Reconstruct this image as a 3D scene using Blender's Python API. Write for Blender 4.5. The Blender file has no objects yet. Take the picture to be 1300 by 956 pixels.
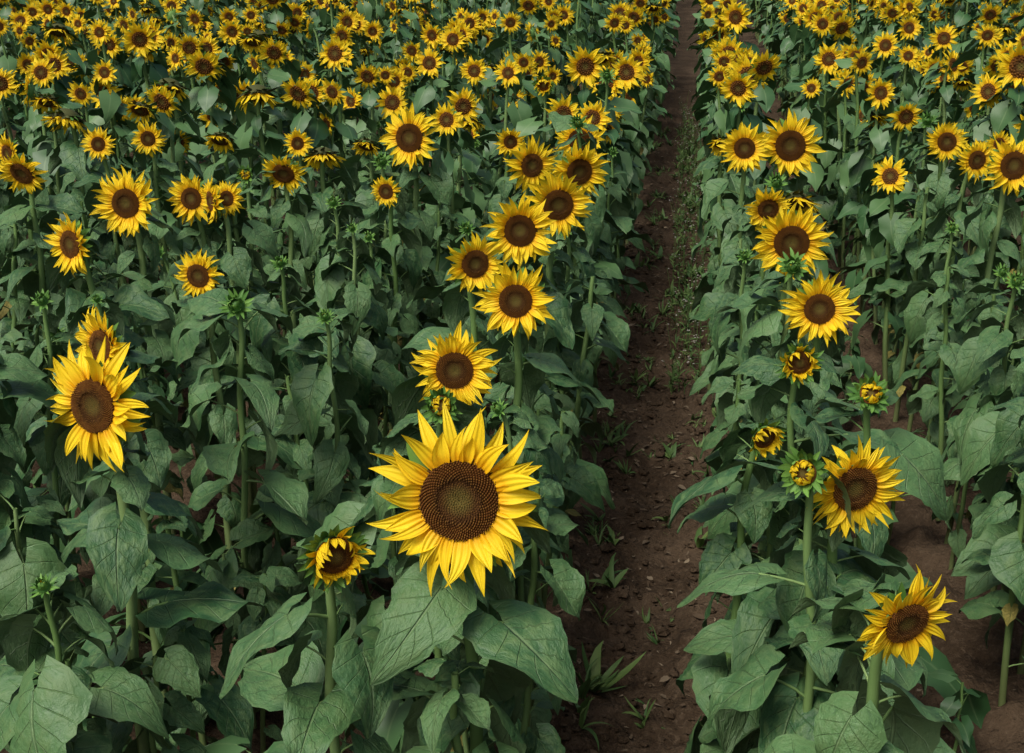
import bpy, math, random
import numpy as np
from mathutils import Matrix, Vector, noise
PI=math.pi
rng=np.random.default_rng(11)
R=lambda a,b: float(rng.uniform(a,b))
scene=bpy.context.scene
# ---------------------------------------------------------------- materials
def new_mat(name):
    m=bpy.data.materials.new(name); m.use_nodes=True
    nt=m.node_tree; nt.nodes.clear()
    return m,nt
class N:
    def __init__(s,nt): s.nt=nt
    def node(s,t,**k):
        n=s.nt.nodes.new(t)
        for a,b in k.items(): setattr(n,a,b)
        return n
    def inp(s,sock,v):
        if isinstance(v,bpy.types.NodeSocket): s.nt.links.new(v,sock)
        elif isinstance(v,tuple) and len(v)==3: sock.default_value=(*v,1)
        else: sock.default_value=v
    def math(s,op,a,b=0.0,c=0.0,clamp=False):
        n=s.node('ShaderNodeMath',operation=op,use_clamp=clamp)
        s.inp(n.inputs[0],a); s.inp(n.inputs[1],b); s.inp(n.inputs[2],c)
        return n.outputs[0]
    def mix(s,f,a,b,blend='MIX'):
        n=s.node('ShaderNodeMix',data_type='RGBA',blend_type=blend)
        s.inp(n.inputs[0],f); s.inp(n.inputs[6],a); s.inp(n.inputs[7],b)
        return n.outputs[2]
    def noise(s,scale,detail=3,vec=None,rough=.5):
        n=s.node('ShaderNodeTexNoise'); n.inputs['Scale'].default_value=scale
        n.inputs['Detail'].default_value=detail; n.inputs['Roughness'].default_value=rough
        if vec is not None: s.nt.links.new(vec,n.inputs['Vector'])
        return n.outputs[0]
    def smooth(s,v,a,b,lo=0,hi=1):
        n=s.node('ShaderNodeMapRange',interpolation_type='SMOOTHSTEP')
        s.inp(n.inputs[0],v); n.inputs[1].default_value=a; n.inputs[2].default_value=b
        n.inputs[3].default_value=lo; n.inputs[4].default_value=hi
        return n.outputs[0]
    def uvr(s):
        a=s.node('ShaderNodeAttribute',attribute_name='uvr')
        x=s.node('ShaderNodeSeparateXYZ'); s.nt.links.new(a.outputs['Vector'],x.inputs[0])
        return x.outputs[0],x.outputs[1],x.outputs[2],a.outputs['Vector']
    def bump(s,h,strength,dist):
        b=s.node('ShaderNodeBump'); b.inputs['Strength'].default_value=strength
        b.inputs['Distance'].default_value=dist; s.nt.links.new(h,b.inputs['Height']); return b.outputs[0]
    def finish(s,col,rough,nrm=None,spec=.5,trans=0,tcol=None):
        p=s.node('ShaderNodeBsdfPrincipled'); s.inp(p.inputs['Base Color'],col); s.inp(p.inputs['Roughness'],rough)
        p.inputs['Specular IOR Level'].default_value=spec
        if nrm is not None: s.nt.links.new(nrm,p.inputs['Normal'])
        o=s.node('ShaderNodeOutputMaterial'); out=p.outputs[0]
        if trans:
            t=s.node('ShaderNodeBsdfTranslucent'); s.inp(t.inputs[0],tcol if tcol is not None else col)
            m=s.node('ShaderNodeMixShader'); m.inputs[0].default_value=trans
            s.nt.links.new(out,m.inputs[1]); s.nt.links.new(t.outputs[0],m.inputs[2]); out=m.outputs[0]
        s.nt.links.new(out,o.inputs[0])
def M_leaf():
    m,nt=new_mat('sunflower_leaf'); n=N(nt); u,v,r,vec=n.uvr()
    au=n.math('ABSOLUTE',u)
    mid=n.smooth(au,.012,.055,1,0)
    f=n.math('FRACT',n.math('SUBTRACT',n.math('MULTIPLY',v,5.5),n.math('MULTIPLY',n.math('POWER',au,.8),1.9)))
    d=n.math('ABSOLUTE',n.math('SUBTRACT',f,.5))
    vein=n.math('MULTIPLY',n.smooth(d,.0,.05,1,0),n.smooth(au,.5,1,1,.1))
    allv=n.math('MAXIMUM',mid,n.math('MULTIPLY',vein,.55))
    sc=n.node('ShaderNodeVectorMath',operation='MULTIPLY'); nt.links.new(vec,sc.inputs[0]); sc.inputs[1].default_value=(1,1.6,40)
    nz=n.noise(3.2,5,sc.outputs[0],.62)
    base=n.mix(r,(.026,.088,.028),(.088,.185,.062))
    base=n.mix(n.smooth(nz,.40,.68),base,(.088,.165,.055))
    base=n.mix(n.smooth(nz,.30,.42,.5,0),base,(.022,.066,.022))
    base=n.mix(n.smooth(r,.965,.985),base,(.26,.23,.05))
    base=n.mix(n.smooth(nz,.71,.76,0,.8),base,(.17,.12,.05))
    base=n.mix(n.math('MULTIPLY',allv,.42),base,(.18,.27,.12))
    geo=n.node('ShaderNodeNewGeometry')
    base=n.mix(n.math('MULTIPLY',geo.outputs['Backfacing'],.5),base,(.13,.20,.095))
    h=n.math('SUBTRACT',n.math('MULTIPLY',nz,1.6),allv)
    n.finish(base,n.math('ADD',.36,n.math('MULTIPLY',nz,.34)),n.bump(h,.75,.008),.45)
    return m
def M_leaf_far():
    m,nt=new_mat('sunflower_leaf_small'); n=N(nt); u,v,r,vec=n.uvr()
    base=n.mix(r,(.028,.088,.028),(.090,.180,.062))
    mid=n.smooth(n.math('ABSOLUTE',u),.02,.09,.35,0)
    base=n.mix(mid,base,(.18,.27,.12))
    base=n.mix(n.smooth(r,.965,.985),base,(.26,.23,.05))
    n.finish(base,.50,None,.45)
    return m
def M_stem():
    m,nt=new_mat('sunflower_stem'); n=N(nt); u,v,r,vec=n.uvr()
    c=n.mix(r,(.11,.21,.055),(.20,.31,.11))
    c=n.mix(n.smooth(v,.0,.35,.6,0),c,(.11,.10,.045))
    n.finish(c,.6,None,.3)
    return m
def M_petal():
    m,nt=new_mat('sunflower_petal'); n=N(nt); u,v,r,vec=n.uvr()
    c=n.mix(n.smooth(v,0,.42),(.88,.46,.005),(.95,.72,.022))
    c=n.mix(n.math('MULTIPLY',r,.35),c,(.96,.60,.010))
    st=n.math('SINE',n.math('MULTIPLY',u,9))
    c=n.mix(n.math('MULTIPLY',n.smooth(st,.2,1),.14),c,(.80,.46,.0))
    n.finish(c,.55,n.bump(st,.6,.0015),.25,.25,c)
    return m
def M_disc():
    m,nt=new_mat('sunflower_disc'); n=N(nt); u,v,r,vec=n.uvr()
    c=n.mix(n.smooth(u,.12,.46),(.115,.090,.022),(.070,.031,.009))
    c=n.mix(n.smooth(u,.50,.70),c,(.130,.050,.011))
    c=n.mix(n.smooth(u,.86,.99),c,(.070,.033,.009))
    c=n.mix(n.math('MULTIPLY',n.smooth(v,.4,1),n.math('MULTIPLY',n.smooth(r,.2,.9),.5)),c,(.22,.11,.02))
    n.finish(c,.85,None,.12)
    return m
def M_bract():
    m,nt=new_mat('sunflower_bract'); n=N(nt); u,v,r,vec=n.uvr()
    c=n.mix(r,(.05,.145,.025),(.14,.29,.05))
    c=n.mix(n.math('MULTIPLY',n.smooth(n.math('ABSOLUTE',u),0,.2,1,0),.3),c,(.2,.32,.12))
    n.finish(c,.6,None,.3)
    return m
def M_wilt():
    m,nt=new_mat('wilting_back'); n=N(nt); u,v,r,vec=n.uvr()
    n.finish(n.mix(r,(.03,.035,.012),(.09,.10,.03)),.7,None,.2)
    return m
MATS=[M_stem(),M_leaf(),M_petal(),M_disc(),M_bract(),M_leaf_far(),M_wilt()]
# ---------------------------------------------------------------- mesh accumulator
class Acc:
    def __init__(s): s.V=[];s.Q=[];s.A=[];s.M=[];s.n=0
    def add(s,V,Q,A,mat):
        s.V.append(V); s.Q.append(Q+s.n); s.A.append(A); s.M.append(np.full(len(Q),mat,np.int32)); s.n+=len(V)
    def mesh(s,name,mats=MATS,smooth=True):
        V=np.concatenate(s.V);Q=np.concatenate(s.Q);A=np.concatenate(s.A);Mi=np.concatenate(s.M)
        me=bpy.data.meshes.new(name)
        me.vertices.add(len(V)); me.vertices.foreach_set('co',V.astype(np.float32).ravel())
        me.loops.add(len(Q)*4); me.loops.foreach_set('vertex_index',Q.astype(np.int32).ravel())
        me.polygons.add(len(Q)); me.polygons.foreach_set('loop_start',np.arange(len(Q),dtype=np.int32)*4)
        me.polygons.foreach_set('loop_total',np.full(len(Q),4,np.int32))
        for m in mats: me.materials.append(m)
        me.polygons.foreach_set('material_index',Mi)
        me.polygons.foreach_set('use_smooth',np.full(len(Q),smooth))
        at=me.attributes.new('uvr','FLOAT_VECTOR','POINT'); at.data.foreach_set('vector',A.astype(np.float32).ravel())
        me.update(calc_edges=True); return me
def gridq(nr,nc,wrap=False):
    q=[]
    for i in range(nr-1):
        for j in range(nc if wrap else nc-1):
            k=(j+1)%nc
            q.append((i*nc+j,i*nc+k,(i+1)*nc+k,(i+1)*nc+j))
    return np.array(q)
def unit(v): v=np.asarray(v,float); return v/(np.linalg.norm(v)+1e-12)
def tube(acc,P,rad,sides,mat,rnd=.5,v0=0,v1=1):
    P=np.asarray(P,float); n=len(P); T=np.gradient(P,axis=0); T/=np.linalg.norm(T,axis=1)[:,None]+1e-12
    ref=np.array([1.,.13,.07]) if abs(T[0][0])<.8 else np.array([.1,1.,.1])
    B=np.cross(T,ref); B/=np.linalg.norm(B,axis=1)[:,None]; C=np.cross(T,B)
    a=np.arange(sides)*2*PI/sides
    V=P[:,None,:]+np.asarray(rad)[:,None,None]*(np.cos(a)[None,:,None]*B[:,None,:]+np.sin(a)[None,:,None]*C[:,None,:])
    A=np.zeros((n,sides,3)); A[:,:,0]=(a/(2*PI))[None]; A[:,:,1]=np.linspace(v0,v1,n)[:,None]; A[:,:,2]=rnd
    acc.add(V.reshape(-1,3),gridq(n,sides,True),A.reshape(-1,3),mat)
def leaf_template(nu=9,nv=12):
    u=np.linspace(-1,1,nu)[None,:]; t=np.linspace(0,1,nv)[:,None]
    w=R(.38,.55)*np.sin(PI*np.clip(t,.004,.999)**.58)**.82*(1-.12*t)+.004
    ser=1+ (np.abs(u)>.99)*rng.uniform(-.09,.09,(nv,nu))
    x=u*w*ser
    y=t-.34*np.abs(u)**1.6*(1-t)**2.2
    droop=R(.1,.75); fold=R(.05,.6); ph=R(0,6); ph2=R(0,6)
    z=-droop*t**2.0+fold*np.abs(x)**1.1-R(.1,1.1)*np.abs(x)**2.2
    z=z+R(.04,.10)*np.sin(t*R(7,12)+ph+(u>0)*ph2)*np.abs(u)**1.6
    z=z+.020*np.cos(2*PI*(t*5.5-1.9*np.abs(u)**.8))*np.sin(PI*np.abs(u))
    x=x+R(-.2,.2)*t**2
    V=np.stack([x,y,z],-1).reshape(-1,3)
    A=np.zeros((nv,nu,3)); A[...,0]=u; A[...,1]=t
    return V,gridq(nv,nu),A.reshape(-1,3)
LEAVES=[leaf_template(9,15) for _ in range(26)]
LEAVES_LO=[leaf_template(5,7) for _ in range(16)]
def frame(y,up):
    y=unit(y); x=unit(np.cross(y,up)); z=np.cross(x,y); return np.stack([x,y,z],1)
def add_leaf(acc,pos,az,size,pitch,roll,petang,rnd,detail=1):
    o=np.array([math.cos(az),math.sin(az),0]); Z=np.array([0,0,1.])
    L=size*R(.4,.75)
    p0=np.asarray(pos); p1=p0+L*.5*(o*math.cos(petang)+Z*math.sin(petang)); p2=p1+L*.5*(o*math.cos(petang*.3)+Z*math.sin(petang*.3))
    t=np.linspace(0,1,4)[:,None]; P=(1-t)**2*p0+2*t*(1-t)*p1+t*t*p2
    tube(acc,P,np.linspace(.0042,.0028,4)*(size/.18),4,0,rnd,.6,1)
    d=o*math.cos(pitch)+Z*math.sin(pitch)
    side=np.cross(d,Z); up=unit(Z+side*roll)
    Fm=frame(d,up)
    TL=LEAVES if detail else LEAVES_LO
    V,Q,A=TL[int(rng.integers(len(TL)))]
    A=A.copy(); A[:,2]=rnd
    acc.add((V*size)@Fm.T+P[-1]-d*size*.02,Q,A,1 if detail else 5)
def petal(acc,Mx,c,s,az,r0,z0,L,W,a0,k,k2,tw,bend,mat,nu,nv,cup,rnd,sharp=.8):
    t=np.linspace(0,1,nv); ang=a0+k*t+k2*t*t; ds=L/(nv-1)
    r=r0+np.concatenate([[0],np.cumsum(np.cos(ang[:-1])*ds)]); z=z0+np.concatenate([[0],np.cumsum(np.sin(ang[:-1])*ds)])
    w=W*(np.sin(PI*np.clip(.16+.84*t,0,.997)**sharp)**(.8 if sharp>.75 else 1.0))
    u=np.linspace(-1,1,nu)
    azt=az+bend*t*t
    rad=np.stack([np.cos(azt),np.sin(azt),0*t],1); tan=np.stack([-np.sin(azt),np.cos(azt),0*t],1)
    nrm=-np.sin(ang)[:,None]*rad+np.cos(ang)[:,None]*np.array([0,0,1.])
    ce=r[:,None]*rad; ce[:,2]+=z
    tt=tw*t; ac=np.cos(tt)[:,None]*tan+np.sin(tt)[:,None]*nrm; nn=-np.sin(tt)[:,None]*tan+np.cos(tt)[:,None]*nrm
    V=ce[:,None,:]+(u[None,:]*w[:,None])[...,None]*ac[:,None,:]+(cup*(u**2)[None,:]*w[:,None])[...,None]*nn[:,None,:]
    A=np.zeros((nv,nu,3)); A[...,0]=u[None]; A[...,1]=t[:,None]; A[...,2]=rnd
    acc.add((V.reshape(-1,3)*s)@Mx.T+c,gridq(nv,nu),A.reshape(-1,3),mat)
def add_head(acc,c,face,D,kind,detail=1,discr=.44):
    s=D/2; f=unit(face); x=unit(np.cross([0,0,1.],f)); y=np.cross(f,x); Mx=np.stack([x,y,f],1); c=np.asarray(c,float)
    nu,nv=(5,10) if detail else (3,5)
    rd=discr
    if kind in('bud','opening'): rd=.42
    if kind=='half': rd=.46
    nr,na=(8,28) if detail else (5,14)
    rr=np.linspace(.02,1,nr); a=np.arange(na)*2*PI/na
    dome={'open':.07,'droop':.10,'half':.16,'bud':.34,'opening':.12}[kind]
    dz=lambda q: dome*(1-q**2)-.05*np.exp(-(q/.35)**2)*(kind=='open')
    V=np.stack([rd*rr[:,None]*np.cos(a)[None],rd*rr[:,None]*np.sin(a)[None],(dz(rr))[:,None]+0*a[None]],-1).reshape(-1,3)
    A=np.zeros((nr,na,3)); A[...,0]=rr[:,None]
    acc.add((V*s)@Mx.T+c,gridq(nr,na,True),A.reshape(-1,3),3 if kind!='bud' else 4)
    rr2=np.array([.12,.5,.85,1.06,1.02]); zz=np.array([-.26,-.24,-.17,-.06,.0])*(1.6 if kind=='droop' else 1)
    V=np.stack([rd*rr2[:,None]*np.cos(a)[None],rd*rr2[:,None]*np.sin(a)[None],zz[:,None]+0*a[None]],-1).reshape(-1,3)
    A=np.zeros((5,na,3)); A[...,2]=.5
    gm=6 if kind=='droop' else 4
    acc.add((V*s)@Mx.T+c,gridq(5,na,True)[:,::-1],A.reshape(-1,3),gm)
    if kind in('open','half','droop'):
        nf=(900 if D>.24 else 500) if detail else 60
        i=np.arange(nf)+.5; q=np.sqrt(i/nf)*.985; th=i*2.39996
        fr=rd*1.25/math.sqrt(nf)*(.62+.15*(q>.5)); hgt=(.022+.035*(q>.5)*(q<.92)+.018*rng.random(nf))
        cx=rd*q*np.cos(th); cy=rd*q*np.sin(th); cz=dz(q)-.008
        cr=np.array([[1,1],[-1,1],[-1,-1],[1,-1]])*.7
        V=np.zeros((nf,8,3))
        rn=rng.random(nf)
        lean=.25
        for j in range(4):
            V[:,j,0]=cx+cr[j,0]*fr; V[:,j,1]=cy+cr[j,1]*fr; V[:,j,2]=cz
            V[:,4+j,0]=cx*(1+lean*hgt)+cr[j,0]*fr*.5; V[:,4+j,1]=cy*(1+lean*hgt)+cr[j,1]*fr*.5; V[:,4+j,2]=cz+hgt
        q1=np.array([[4,5,6,7],[0,1,5,4],[1,2,6,5],[2,3,7,6],[3,0,4,7]])
        Q=(q1[None]+8*np.arange(nf)[:,None,None]).reshape(-1,4)
        A=np.zeros((nf,8,3)); A[:,:,0]=q[:,None]; A[:,4:,1]=1; A[:,:,2]=rn[:,None]
        acc.add((V.reshape(-1,3)*s)@Mx.T+c,Q,A.reshape(-1,3),3)
    if kind=='open':
        mood=R(-.2,.15); asym=R(0,6.28)
        a1,b1=(22,28) if detail else (14,18)
        wm=1 if detail else 1.25
        for lay,(npet,zo,aa,LL) in enumerate([(int(R(a1,b1)),.02,.30,.53),(int(R(a1,b1)),-.03,.02,.63)]):
            off=R(0,6)
            L0=LL*(1.44-rd)
            for k in range(npet):
                if R(0,1)<.03: continue
                L=L0*R(.78,1.15)*(1 if R(0,1)>.1 else .7)
                azp=off+(k+R(-.4,.4))*2*PI/npet
                curl=R(0,1)<.16
                petal(acc,Mx,c,s,azp,rd*.93,zo,L,R(.066,.112)*wm,aa+mood+.12*math.cos(azp-asym)+R(-.2,.26),R(-.50,.50),R(-.7,.5)+(R(.6,1.8) if curl else 0),R(-.9,.9)*(1.6 if curl else 1),R(-.2,.2),2,nu,nv,R(-.1,.7),R(0,1),R(.66,.8))
    if kind=='droop':
        for lay in range(2):
            npet=18 if detail else 13
            for k in range(npet):
                petal(acc,Mx,c,s,(k+.5*lay+R(-.3,.3))*2*PI/npet,rd*.95,0,R(.4,.62),R(.06,.095),R(.3,1.2),R(-.4,.9),0,R(-1,1),R(-.3,.3),2,nu,nv,R(0,.6),R(.3,1))
    if kind=='half':
        for lay in range(2):
            npet=18
            for k in range(npet):
                op=R(0,1)
                petal(acc,Mx,c,s,(k+.5*lay+R(-.3,.3))*2*PI/npet,rd*.95,0,R(.42,.62),R(.07,.10),1.25-.9*op*op,R(.6,1.9)*(1-.7*op*op),0,R(-.8,.8),R(-.3,.3),2,nu,nv,R(0,.6),R(0,1))
    if kind=='opening':
        for lay in range(3):
            for k in range(14):
                petal(acc,Mx,c,s,(k+.5*lay+R(-.4,.4))*2*PI/14,rd*R(.7,.9),.02,R(.26,.50),R(.06,.10),R(.8,1.4),R(1.0,2.5),0,R(-.8,.8),R(-.4,.4),2 if R(0,1)<.85 else 4,nu,nv,R(0,.6),R(0,1))
    nb={'open':(18,),'droop':(18,16),'half':(16,18),'bud':(15,15,13),'opening':(18,18)}[kind]
    for lay,m in enumerate(nb):
        for k in range(m):
            az=(k+.5*lay+R(-.3,.3))*2*PI/m
            if kind=='open': p=(rd*.9,-.12,R(.3,.45),R(.07,.1),R(-.2,.3),R(-.6,.4),0)
            elif kind=='droop': p=(rd*.8,-.15,R(.35,.55),R(.08,.11),R(-.1,.7),R(-.4,.6),0)
            elif kind=='half': p=(rd*.9,-.12,R(.45,.65),R(.08,.11),R(.3,1.0),R(-.7,.8),0)
            elif kind=='opening': p=(rd*.95,[-.14,-.05][lay],R(.40,.65),R(.09,.12),R(.2,1.2),R(-.6,1.2),0)
            else: p=(rd*(.95-.18*lay),[-.1,.06,.2][lay],[R(.5,.75),R(.5,.65),R(.36,.46)][lay],R(.09,.12),[R(.1,.8),R(.8,1.3),R(1.0,1.35)][lay],[R(-.4,.9),R(.5,1.6),R(1.2,2.0)][lay],R(-.9,.3))
            petal(acc,Mx,c,s,az,p[0],p[1],p[2],p[3],p[4],p[5],p[6],R(-.4,.4),R(-.15,.15),gm if R(0,1)<.7 else 4,3 if not detail else 5,nv,R(.1,.4),R(0,1))
    if kind=='bud' and R(0,1)<.8:
        for k in range(10):
            petal(acc,Mx,c,s,k*2*PI/10+R(-.3,.3),rd*.45,.27,R(.22,.3),.06,R(1.0,1.4),R(.8,1.4),0,0,0,2 if R(0,1)<.35 else 4,3,nv,.3,R(0,1))
def make_plant(acc,hp,face,D,kind,nleaf,lsc,detail=1,discr=.44,top=.93,avoid=0):
    hp=np.asarray(hp,float); H=hp[2]; f=unit(face) if face is not None else np.array([0,0,1.])
    p3=hp-f*(D*.12 if kind else 0)
    hook=.07 if kind!='droop' else .12
    p2=p3-f*hook-np.array([0,0,.05 if kind!='droop' else -.02])
    p1=np.array([hp[0]*.2+R(-.03,.03),R(-.03,.03)+hp[1]*.2,H*.55])
    ns=22 if detail else 12
    t=np.linspace(0,1,ns)[:,None]
    P=3*t*(1-t)**2*p1+3*t*t*(1-t)*p2+t**3*p3
    P[:,0]+=.006*np.sin(t[:,0]*17+R(0,6))*t[:,0]*(1-t[:,0])*4
    r0=(.0080+.008*min(D if kind else .12,.25)/.25)*min(1,.5+H*.45)
    tube(acc,P,np.linspace(r0,r0*.6,ns),9 if detail else 5,0,R(0,1))
    az=R(0,6); tone=R(-.15,.15)
    for i in range(nleaf):
        s=.10+(top-.10)*max(0,(i+R(-.3,.3))/(nleaf-1))**.85; s=min(max(s,.05),top)
        q=s*(ns-1); j=min(int(q),ns-2); pos=P[j]*(1-(q-j))+P[j+1]*(q-j)
        az+=2.4+R(-.45,.45)
        size=lsc*np.interp(s,[0,.3,.6,.8,1.],[.15,.20,.195,.15,.09])*R(.55,1.32)
        if kind and s>.72 and math.sin(az)<-.15: az=-az+R(-.3,.3); size*=.85
        if avoid and math.cos(az)*avoid>.2: size*=.92
        up=s>.88
        old=(R(0,1)<.15 and s<.3)
        add_leaf(acc,pos,az,size*(.65 if old else 1),R(-1.1,.1) if not up else R(-.5,.4),R(-.55,.55),R(.2,1.0) if not up else R(.3,.8),.99 if old else min(.95,max(0,R(0,.95)+tone)),detail)
    if kind: add_head(acc,hp,f,D,kind,detail,discr)
def link(ob): scene.collection.objects.link(ob); return ob
# ---------------------------------------------------------------- camera (eye height 2.4 m, rows run along +Y)
cam_d=bpy.data.cameras.new('camera'); cam=link(bpy.data.objects.new('camera',cam_d)); scene.camera=cam
cam_d.sensor_width=36; cam_d.lens=49.85; cam_d.shift_y=-.0346; cam_d.clip_end=2000; cam_d.clip_start=.05
cam.location=(0,0,2.4); cam.rotation_euler=(math.radians(90-18.15),0,math.radians(7.04))
# ---------------------------------------------------------------- individual sunflowers
# head x, y, z (m), head diameter (m), kind, facing azimuth, facing elevation (deg), disc ratio
o,b,dp,hf,op='open','bud','droop','half','opening'
SUN=[
(-.392,2.378,1.3,.34,o,-2,12,.47),(-.518,3.096,1.3,.215,o,8,6,.44),(-.533,2.991,1.25,.115,op,10,20,.4),(-.609,2.284,1.22,.16,hf,30,0,.4),
(-1.262,2.768,1.3,.30,o,-18,8,.42),(-1.41,3.163,1.3,.20,o,-30,10,.44),(-1.451,3.996,1.25,.155,o,-6,0,.5),
(-.444,3.68,1.3,.23,o,0,8,.43),(-.612,4.051,1.3,.205,o,28,5,.44),(-.527,4.481,1.3,.248,o,4,8,.45),(-.428,4.747,1.33,.25,o,20,0,.46),
(-.61,5.58,1.3,.23,o,30,5,.44),(-.412,5.477,1.3,.245,o,25,-5,.46),(-.466,6.173,1.3,.23,o,5,10,.44),(-1.16,5.861,1.35,.27,o,-12,8,.48),
(-.449,6.776,1.3,.188,o,10,10,.44),(-.366,8.462,1.3,.235,o,8,10,.44),(-.455,8.011,1.3,.221,o,-20,5,.44),(-.598,6.877,1.3,.2,o,25,5,.44),(-.459,8.9,1.3,.205,o,20,5,.44),
(-1.909,4.131,1.3,.205,o,-25,6,.46),(-1.924,4.632,1.32,.25,o,-5,6,.44),(-1.756,4.821,1.3,.19,o,-5,8,.44),(-1.673,4.792,1.3,.169,o,-50,0,.44),(-1.629,4.837,1.3,.141,o,-10,8,.42),
(-1.552,5.304,1.3,.184,o,0,-25,.5),(-1.136,5.253,1.25,.127,o,-8,0,.5),(-2.564,5.18,1.3,.203,o,-10,-25,.5),(-2.808,5.566,1.3,.181,o,-30,0,.44),
(-2.52,5.822,1.3,.155,o,0,8,.44),(-2.356,5.979,1.3,.162,o,5,5,.44),(-1.746,6.217,1.25,.143,o,0,8,.44),(-1.998,7.422,1.3,.194,o,0,0,.46),(-1.5,7.148,1.3,.185,o,10,5,.44),
(-1.134,6.645,1.3,.17,o,0,8,.44),(-1.12,7.063,1.3,.198,o,20,0,.44),(-2.298,9.169,1.3,.237,o,0,5,.44),(-1.598,8.759,1.3,.205,o,0,5,.44),(-1.267,8.423,1.3,.18,o,0,5,.44),
(-3.793,8.039,1.3,.195,o,10,5,.44),(-3.42,8.085,1.3,.163,o,0,5,.44),(-4.242,10.047,1.3,.229,o,0,5,.44),(-3.901,10.089,1.3,.264,o,0,5,.44),(-.76,6.098,1.3,.144,o,10,0,.44),(-1.67,10.1,1.3,.212,o,0,5,.44),
(-1.187,3.544,1.3,.105,b,0,35,.4),(-1.222,5.588,1.3,.09,b,0,30,.4),(-1.008,3.79,1.2,.06,b,0,40,.4),(-1.287,2.496,1.0,.065,b,0,60,.4),(-1.235,4.82,1.3,.066,b,0,40,.4),(-1.128,4.648,1.25,.05,b,0,40,.4),
(.289,2.579,1.05,.068,b,0,50,.4),(.207,4.629,1.2,.062,b,0,40,.4),(-1.727,3.878,1.2,.045,b,0,40,.4),(-.701,3.249,1.05,.045,b,0,60,.4),
(-2.718,7.854,1.38,.30,dp,0,-66,.5),(-2.085,6.742,1.38,.26,dp,15,-66,.5),(-2.851,6.253,1.33,.24,dp,-10,-66,.5),(-2.73,7.274,1.33,.26,dp,0,-64,.5),(-1.526,5.811,1.27,.19,dp,20,-62,.5),
(-2.119,6.252,1.25,.17,dp,0,-50,.5),(-2.686,6.742,1.3,.18,dp,0,-45,.5),(-2.822,9.25,1.37,.28,dp,10,-60,.5),(-3.253,6.931,1.3,.20,dp,0,-55,.5),(-4.444,9.758,1.35,.27,dp,0,-60,.5),(-.796,7.874,1.3,.148,hf,0,-10,.5),
(-1.766,5.496,1.25,.096,op,0,10,.5),(-1.425,6.197,1.25,.15,dp,-10,-50,.5),
(.341,2.522,1.3,.20,o,22,-2,.48),(.367,2.015,1.3,.18,o,25,-12,.44),(.237,2.445,1.36,.115,op,-20,15,.4),(.2,3.013,1.2,.12,hf,30,-10,.46),(.419,2.969,1.33,.112,op,5,35,.4),
(.301,3.401,1.25,.133,hf,10,0,.46),(.371,3.706,1.3,.21,o,0,6,.42),(.343,4.43,1.3,.26,o,0,0,.46),(.304,3.839,1.38,.098,b,0,25,.4),(.292,4.907,1.3,.178,o,10,-10,.44),(.4,5.099,1.28,.19,dp,10,-50,.5),
(.444,6.151,1.3,.295,o,10,6,.48),(.248,6.07,1.3,.23,o,0,5,.42),(.343,8.375,1.3,.273,o,0,5,.44),(.254,9.485,1.3,.231,o,0,5,.44),(.318,9.075,1.3,.222,o,20,5,.44),(.204,10.596,1.3,.206,o,-10,5,.44),(.698,8.291,1.25,.126,o,0,5,.44),
(.876,9.265,1.3,.21,o,0,5,.44),(1.022,7.795,1.3,.177,o,10,5,.44),(1.046,7.008,1.3,.175,o,10,-10,.44),(1.128,6.331,1.3,.192,o,5,5,.46),(1.18,5.919,1.3,.18,o,20,0,.46),(1.246,5.553,1.35,.229,o,10,5,.5),
(1.82,8.2,1.4,.30,o,0,5,.46),(1.06,9.4,1.3,.19,o,0,5,.44),(1.33,10.1,1.3,.20,o,0,5,.44),(1.80,10.6,1.3,.22,o,0,5,.44),(1.13,6.9,1.3,.107,b,0,30,.4),(1.40,9.5,1.3,.152,o,0,5,.44),(.155,6.45,1.25,.15,dp,0,-40,.4),
(.36,5.6,1.25,.10,b,0,35,.4),(-1.95,3.5,1.15,.06,b,0,45,.4),(-.80,5.1,1.15,.07,b,0,40,.4),(1.08,4.6,1.15,.08,b,0,40,.4),(.30,2.86,1.18,.07,b,10,45,.4),(-1.30,4.35,1.2,.07,b,0,45,.4),(-.45,5.9,1.42,.09,b,0,20,.4),(-.42,7.4,1.42,.10,b,0,20,.4),
]
for (hx,hy,hz,D,kind,azj,el,dr) in SUN:
    a=math.radians(azj); e=math.radians(el)
    face=np.array([math.sin(a)*math.cos(e),-math.cos(a)*math.cos(e),math.sin(e)])
    off=np.array([-face[0]*.07+R(-.04,.04),-face[1]*.08+R(-.02,.05)])
    acc=Acc(); near=hy<3.6
    make_plant(acc,(-off[0],-off[1],hz),face,D,kind,int(R(20,25)),.88 if near else .70,1 if hy<6.5 else 0,dr,avoid=(1 if -.7<hx<-.1 else (-1 if .05<hx<.55 else 0)),top=.92 if kind!='droop' else .82)
    ob=link(bpy.data.objects.new('sunflower' if kind!='bud' else 'sunflower_bud_plant',acc.mesh('sunflower')))
    ob.location=(hx+off[0],hy+off[1],0)
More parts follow.
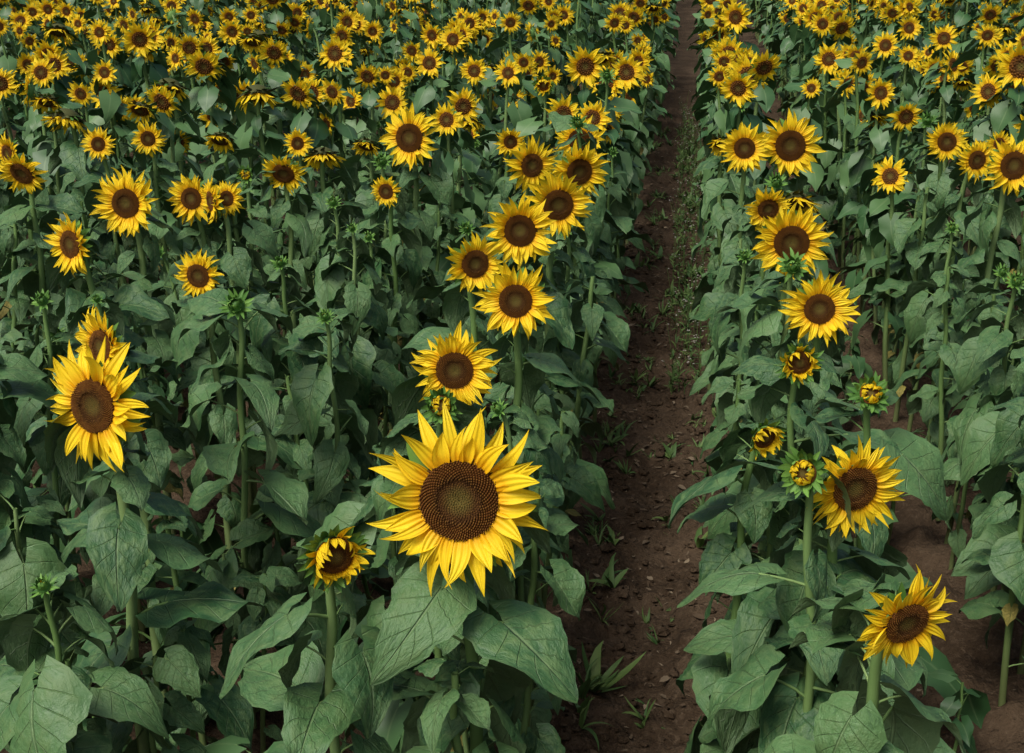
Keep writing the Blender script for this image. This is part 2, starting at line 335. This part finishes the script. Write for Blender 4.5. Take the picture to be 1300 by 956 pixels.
# ---------------------------------------------------------------- field variants
protos=bpy.data.collections.new('sunflower_variants')
idx=0
def proto(fn):
    global idx
    acc=Acc(); fn(acc); o_=bpy.data.objects.new('sv_%02d'%idx,acc.mesh('sunflower_variant')); protos.objects.link(o_); idx+=1; return idx-1
OPEN=[];DROOP=[];BUD=[];LEAFY=[];THIN=[];BIG=[];LOW=[]
for i in range(16):
    az=R(-.6,.6); e=R(-.45,.3); f=(math.sin(az)*math.cos(e),-math.cos(az)*math.cos(e),math.sin(e))
    OPEN.append(proto(lambda a:make_plant(a,(R(-.05,.05),-.07,R(1.08,1.40)),f,R(.15,.25),'open',int(R(13,18)),R(.6,.82),0,R(.38,.48))))
for i in range(4):
    az=R(-.8,.8); e=R(-1.15,-.7); f=(math.sin(az)*math.cos(e),-math.cos(az)*math.cos(e),math.sin(e))
    DROOP.append(proto(lambda a:make_plant(a,(R(-.05,.05),-.09,R(1.15,1.30)),f,R(.19,.24),'droop',13,.72,0,top=.85)))
for i in range(3):
    BUD.append(proto(lambda a:make_plant(a,(R(-.05,.05),-.02,R(.95,1.2)),(0,-.8,.6),R(.06,.10),'bud',17,.66,1)))
for i in range(8):
    LEAFY.append(proto(lambda a:make_plant(a,(R(-.08,.08),R(-.08,.08),R(.6,1.02)),None,.12,None,int(R(14,20)),R(.6,.85),1,top=.98)))
for i in range(6):
    THIN.append(proto(lambda a:make_plant(a,(R(-.08,.08),R(-.08,.08),R(.8,1.2)),None,.08,None,int(R(15,20)),R(.48,.64),1,top=.98)))
for i in range(3):
    BIG.append(proto(lambda a:make_plant(a,(R(-.06,.06),R(-.06,.06),R(.6,.8)),None,.14,None,13,.98,1,top=.98)))
for i in range(4):
    LOW.append(proto(lambda a:make_plant(a,(R(-.06,.06),R(-.06,.06),R(.25,.42)),None,.08,None,9,.64,0,top=.98)))
pts=[];ids=[];rots=[];scl=[]
XL,XR,SP=-.44,.31,.75
pick=lambda L: L[int(rng.integers(len(L)))]
rows=[XL-SP*k for k in range(60)]+[XR+SP*k for k in range(60)]
LF=LEAFY+THIN+BIG+LOW
def put(x,y,k,s0=.82,s1=1.08):
    pts.append((x,y,0)); ids.append(k)
    wide=R(0,1)<.14
    rots.append((R(-.08,.08),R(-.08,.08),R(0,6.28) if k in LF else (R(-2.4,2.4) if wide else R(-.35,.35)))); scl.append(R(s0,s1))
for rx in rows:
    y=R(2.4,2.6)
    while y<42:
        x=rx+R(-.07,.07)+(.02 if abs(rx-XL)<.01 else (-.02 if abs(rx-XR)<.01 else 0))
        if -2.0-.62*y<x<1.8+.45*y:
            if y<7.5:
                q=R(0,1)
                k=pick(BIG) if (q<.35 and y<4) else (pick(LEAFY) if q<.62 else pick(THIN))
                if abs(rx)>.5 and R(0,1)<(y-5.5)/2*.28: k=pick(OPEN)
                elif R(0,1)<.12 and y>3.4: k=pick(BUD)
            else:
                q=R(0,1); pl=np.interp(y,[7.5,9.5],[.36,.14])
                k=pick(LEAFY) if q<pl else (pick(DROOP) if q<pl+.10 else (pick(BUD) if q<pl+.13 else pick(OPEN)))
            put(x,y,k)
            # low young plants filling the ground between the rows, but not the walked path
            if y<9 and abs(rx-XR)>.01:
                gx=rx+(-R(.2,.55))
                if R(0,1)<(.62 if rx<0 else (.5 if y>3.3 else .25)): put(gx,y+R(-.1,.1),pick(LOW),.7,1.25)
        y+=(R(.14,.20) if y<18 else R(.3,.45)) if y>7.5 else R(.15,.24)
def instance_object(name,coll,pts,ids,rots,scl):
    me=bpy.data.meshes.new(name); me.from_pydata(pts,[],[])
    a=me.attributes.new('idx','INT','POINT'); a.data.foreach_set('value',np.array(ids,np.int32))
    a=me.attributes.new('rot','FLOAT_VECTOR','POINT'); a.data.foreach_set('vector',np.array(rots,np.float32).ravel())
    a=me.attributes.new('scl','FLOAT','POINT'); a.data.foreach_set('value',np.array(scl,np.float32))
    ob=link(bpy.data.objects.new(name,me))
    g=bpy.data.node_groups.new(name,'GeometryNodeTree')
    g.interface.new_socket('Geometry',in_out='INPUT',socket_type='NodeSocketGeometry')
    g.interface.new_socket('Geometry',in_out='OUTPUT',socket_type='NodeSocketGeometry')
    gi=g.nodes.new('NodeGroupInput'); go=g.nodes.new('NodeGroupOutput')
    ci=g.nodes.new('GeometryNodeCollectionInfo'); ci.inputs[0].default_value=coll; ci.inputs[1].default_value=True; ci.inputs[2].default_value=True
    ip=g.nodes.new('GeometryNodeInstanceOnPoints'); ip.inputs['Pick Instance'].default_value=True
    def na(t,nm):
        x=g.nodes.new('GeometryNodeInputNamedAttribute'); x.data_type=t; x.inputs[0].default_value=nm; return x.outputs[0]
    L=g.links.new
    L(gi.outputs[0],ip.inputs['Points']); L(ci.outputs[0],ip.inputs['Instance'])
    L(na('INT','idx'),ip.inputs['Instance Index']); L(na('FLOAT_VECTOR','rot'),ip.inputs['Rotation']); L(na('FLOAT','scl'),ip.inputs['Scale'])
    L(ip.outputs[0],go.inputs[0])
    md=ob.modifiers.new('scatter','NODES'); md.node_group=g
    return ob
instance_object('sunflower_field',protos,pts,ids,rots,scl)
# ---------------------------------------------------------------- ground
def M_soil():
    m,nt=new_mat('ploughed_soil'); n=N(nt)
    tc=n.node('ShaderNodeTexCoord').outputs['Object']
    a=n.noise(3.5,3,tc,.6); b_=n.noise(45,3,tc,.65)
    c=n.mix(n.smooth(a,.35,.65),(.046,.030,.017),(.082,.056,.034))
    c=n.mix(n.math('MULTIPLY',n.smooth(b_,.5,.75),.6),c,(.145,.105,.068))
    c=n.mix(n.smooth(b_,.25,.42,.7,0),c,(.018,.012,.007))
    sp=n.node('ShaderNodeSeparateXYZ'); nt.links.new(tc,sp.inputs[0])
    far=n.smooth(sp.outputs[1],42,50)
    c=n.mix(far,c,(.055,.10,.03))
    h=n.noise(14,4,tc,.7)
    n.finish(c,.92,n.bump(h,.9,.04),.15)
    return m
soil=M_soil()
xs=np.concatenate([[-400,-150,-60,-30,-15,-8],np.arange(-5,-1.2,.12),np.arange(-1.2,2.2,.025),np.arange(2.2,5,.12),[8,15,30,60,150,400]])
ys=np.concatenate([[-200,-50,-10,-2],np.arange(0,2.5,.2),np.arange(2.5,9,.03),np.arange(9,16,.1),[18,22,30,45,60,90,150,300,900]])
def gz(x,y,fine=True):
    if not(abs(x)<6 and 0<y<18): return -.05
    ph=((x-XL)/SP)%1.0
    z=.03*math.cos(2*PI*ph)-.03+.04*noise.fractal(Vector((x*3,y*3,0)),1,2,4)+.06*abs(noise.noise(Vector((x*9,y*9,3))))
    return z+.024*noise.noise(Vector((x*24,y*24,3)))
X,Y=np.meshgrid(xs,ys)
Zg=np.zeros_like(X)
for i in range(X.shape[0]):
    for j in range(X.shape[1]): Zg[i,j]=gz(X[i,j],Y[i,j])
acc=Acc(); V=np.stack([X,Y,Zg],-1).reshape(-1,3); acc.add(V,gridq(len(ys),len(xs)),np.zeros_like(V),0)
link(bpy.data.objects.new('ground',acc.mesh('ground',[soil])))
acc=Acc()
for i in range(4200):
    x=R(-.6,.5) if R(0,1)<.75 else R(-3,2.2); y=R(3,11); s=.004+.026*R(0,1)**3
    u=np.arange(6)*2*PI/6; rows_=[(.35,-.5),(1,0),(.75,.5),(.2,.75)]
    V=np.array([[math.cos(q)*r_*R(.7,1.2),math.sin(q)*r_*R(.7,1.2),z_] for r_,z_ in rows_ for q in u])*s*np.array([1,R(.7,1.4),R(.5,1)])
    V+=np.array([x,y,gz(x,y)+.002])
    acc.add(V,gridq(4,6,True),np.zeros((24,3)),0)
link(bpy.data.objects.new('soil_clods',acc.mesh('soil_clods',[soil],False)))
m_w,nt=new_mat('weed_grass'); n=N(nt); u,v,r,vec=n.uvr()
n.finish(n.mix(r,(.045,.11,.03),(.12,.19,.05)),.6,None,.3)
m_d,nt=new_mat('dry_litter'); n=N(nt); u,v,r,vec=n.uvr()
n.finish(n.mix(r,(.08,.055,.033),(.30,.24,.16)),.8,None,.2)
m_f,nt=new_mat('pale_blossom'); n=N(nt); u,v,r,vec=n.uvr()
n.finish(n.mix(r,(.30,.29,.25),(.5,.48,.43)),.7,None,.2)
acc=Acc()
I3=np.eye(3)
for cl in range(130):
    sd_=R(0,1)
    cx=R(-.34,-.18) if sd_<.25 else (R(-.06,.2) if sd_<.7 else R(-3.5,2.5)); cy=3.2+11*R(0,1)**.7
    for i in range(int(R(2,9))):
        x=cx+R(-.05,.05); y=cy+R(-.15,.15); c=np.array([x,y,gz(x,y)-.005]); sz=R(.02,.10)*(1 if sd_<.7 else 2.0); wd=R(.03,.13)
        for k in range(int(R(3,10))):
            petal(acc,I3,c,sz,R(0,6.28),.03,0,R(.4,1.3),wd*R(.6,1.3),R(.4,1.4),R(-1.2,.1),0,R(-.6,.6),R(-.5,.5),0,3,6,.3,R(0,1))
link(bpy.data.objects.new('path_weeds',acc.mesh('path_weeds',[m_w])))
acc=Acc()
for i in range(230):
    x=R(-.05,.2); y=R(6.5,15)
    h=R(.1,.4); g=gz(x,y)
    tx,ty=x+R(-.05,.05),y+R(-.05,.05)
    tube(acc,[[x,y,g],[x,y,g+h*.5],[tx,ty,g+h]],[.0016,.0013,.001],4,0,R(0,1))
    for k in range(4):
        petal(acc,I3,np.array([x,y,g+h*R(.1,.7)]),.05,R(0,6.28),.02,0,1,R(.08,.15),R(.2,1.1),-.8,0,0,0,0,3,5,.3,R(0,1))
    for q in range(int(R(1,4))):
        c=np.array([tx+R(-.015,.015),ty+R(-.015,.015),g+h+R(-.02,.01)])
        for k in range(5): petal(acc,I3,c,R(.005,.008),k*1.257,.1,0,.9,.4,.4,-.3,0,0,0,1,3,3,.2,R(0,1))
link(bpy.data.objects.new('white_wildflowers',acc.mesh('white_wildflowers',[m_w,m_f])))
acc=Acc()
for i in range(2200):
    x=R(-.5,.4) if R(0,1)<.75 else R(-3,2.5); y=R(3,13)
    petal(acc,I3,np.array([x,y,gz(x,y)+.006]),R(.012,.045),R(0,6.28),0,0,1,R(.05,.28),R(-.2,.2),R(-.4,.4),0,R(-1,1),R(-.5,.5),0,3,4,.3,R(0,1)**2)
link(bpy.data.objects.new('dry_leaf_litter',acc.mesh('dry_leaf_litter',[m_d])))
# ---------------------------------------------------------------- light (soft hazy daylight)
w=bpy.data.worlds.new('World'); scene.world=w; w.use_nodes=True; nt=w.node_tree
bg=nt.nodes['Background']; sky=nt.nodes.new('ShaderNodeTexSky'); sky.sky_type='NISHITA'; sky.sun_disc=False
EL,AZ=math.radians(55),math.radians(210)
sky.sun_elevation=EL; sky.sun_rotation=AZ; sky.dust_density=6; sky.air_density=.9
nt.links.new(sky.outputs[0],bg.inputs[0]); bg.inputs[1].default_value=.12
sd=bpy.data.lights.new('sun','SUN'); sd.energy=2.6; sd.angle=math.radians(24); sd.color=(1,.96,.9)
so=link(bpy.data.objects.new('sun',sd))
dirv=Vector((math.sin(AZ)*math.cos(EL),math.cos(AZ)*math.cos(EL),math.sin(EL)))
so.rotation_euler=dirv.to_track_quat('Z','Y').to_euler()
scene.view_settings.view_transform='Standard'; scene.view_settings.look='None'; scene.view_settings.exposure=0
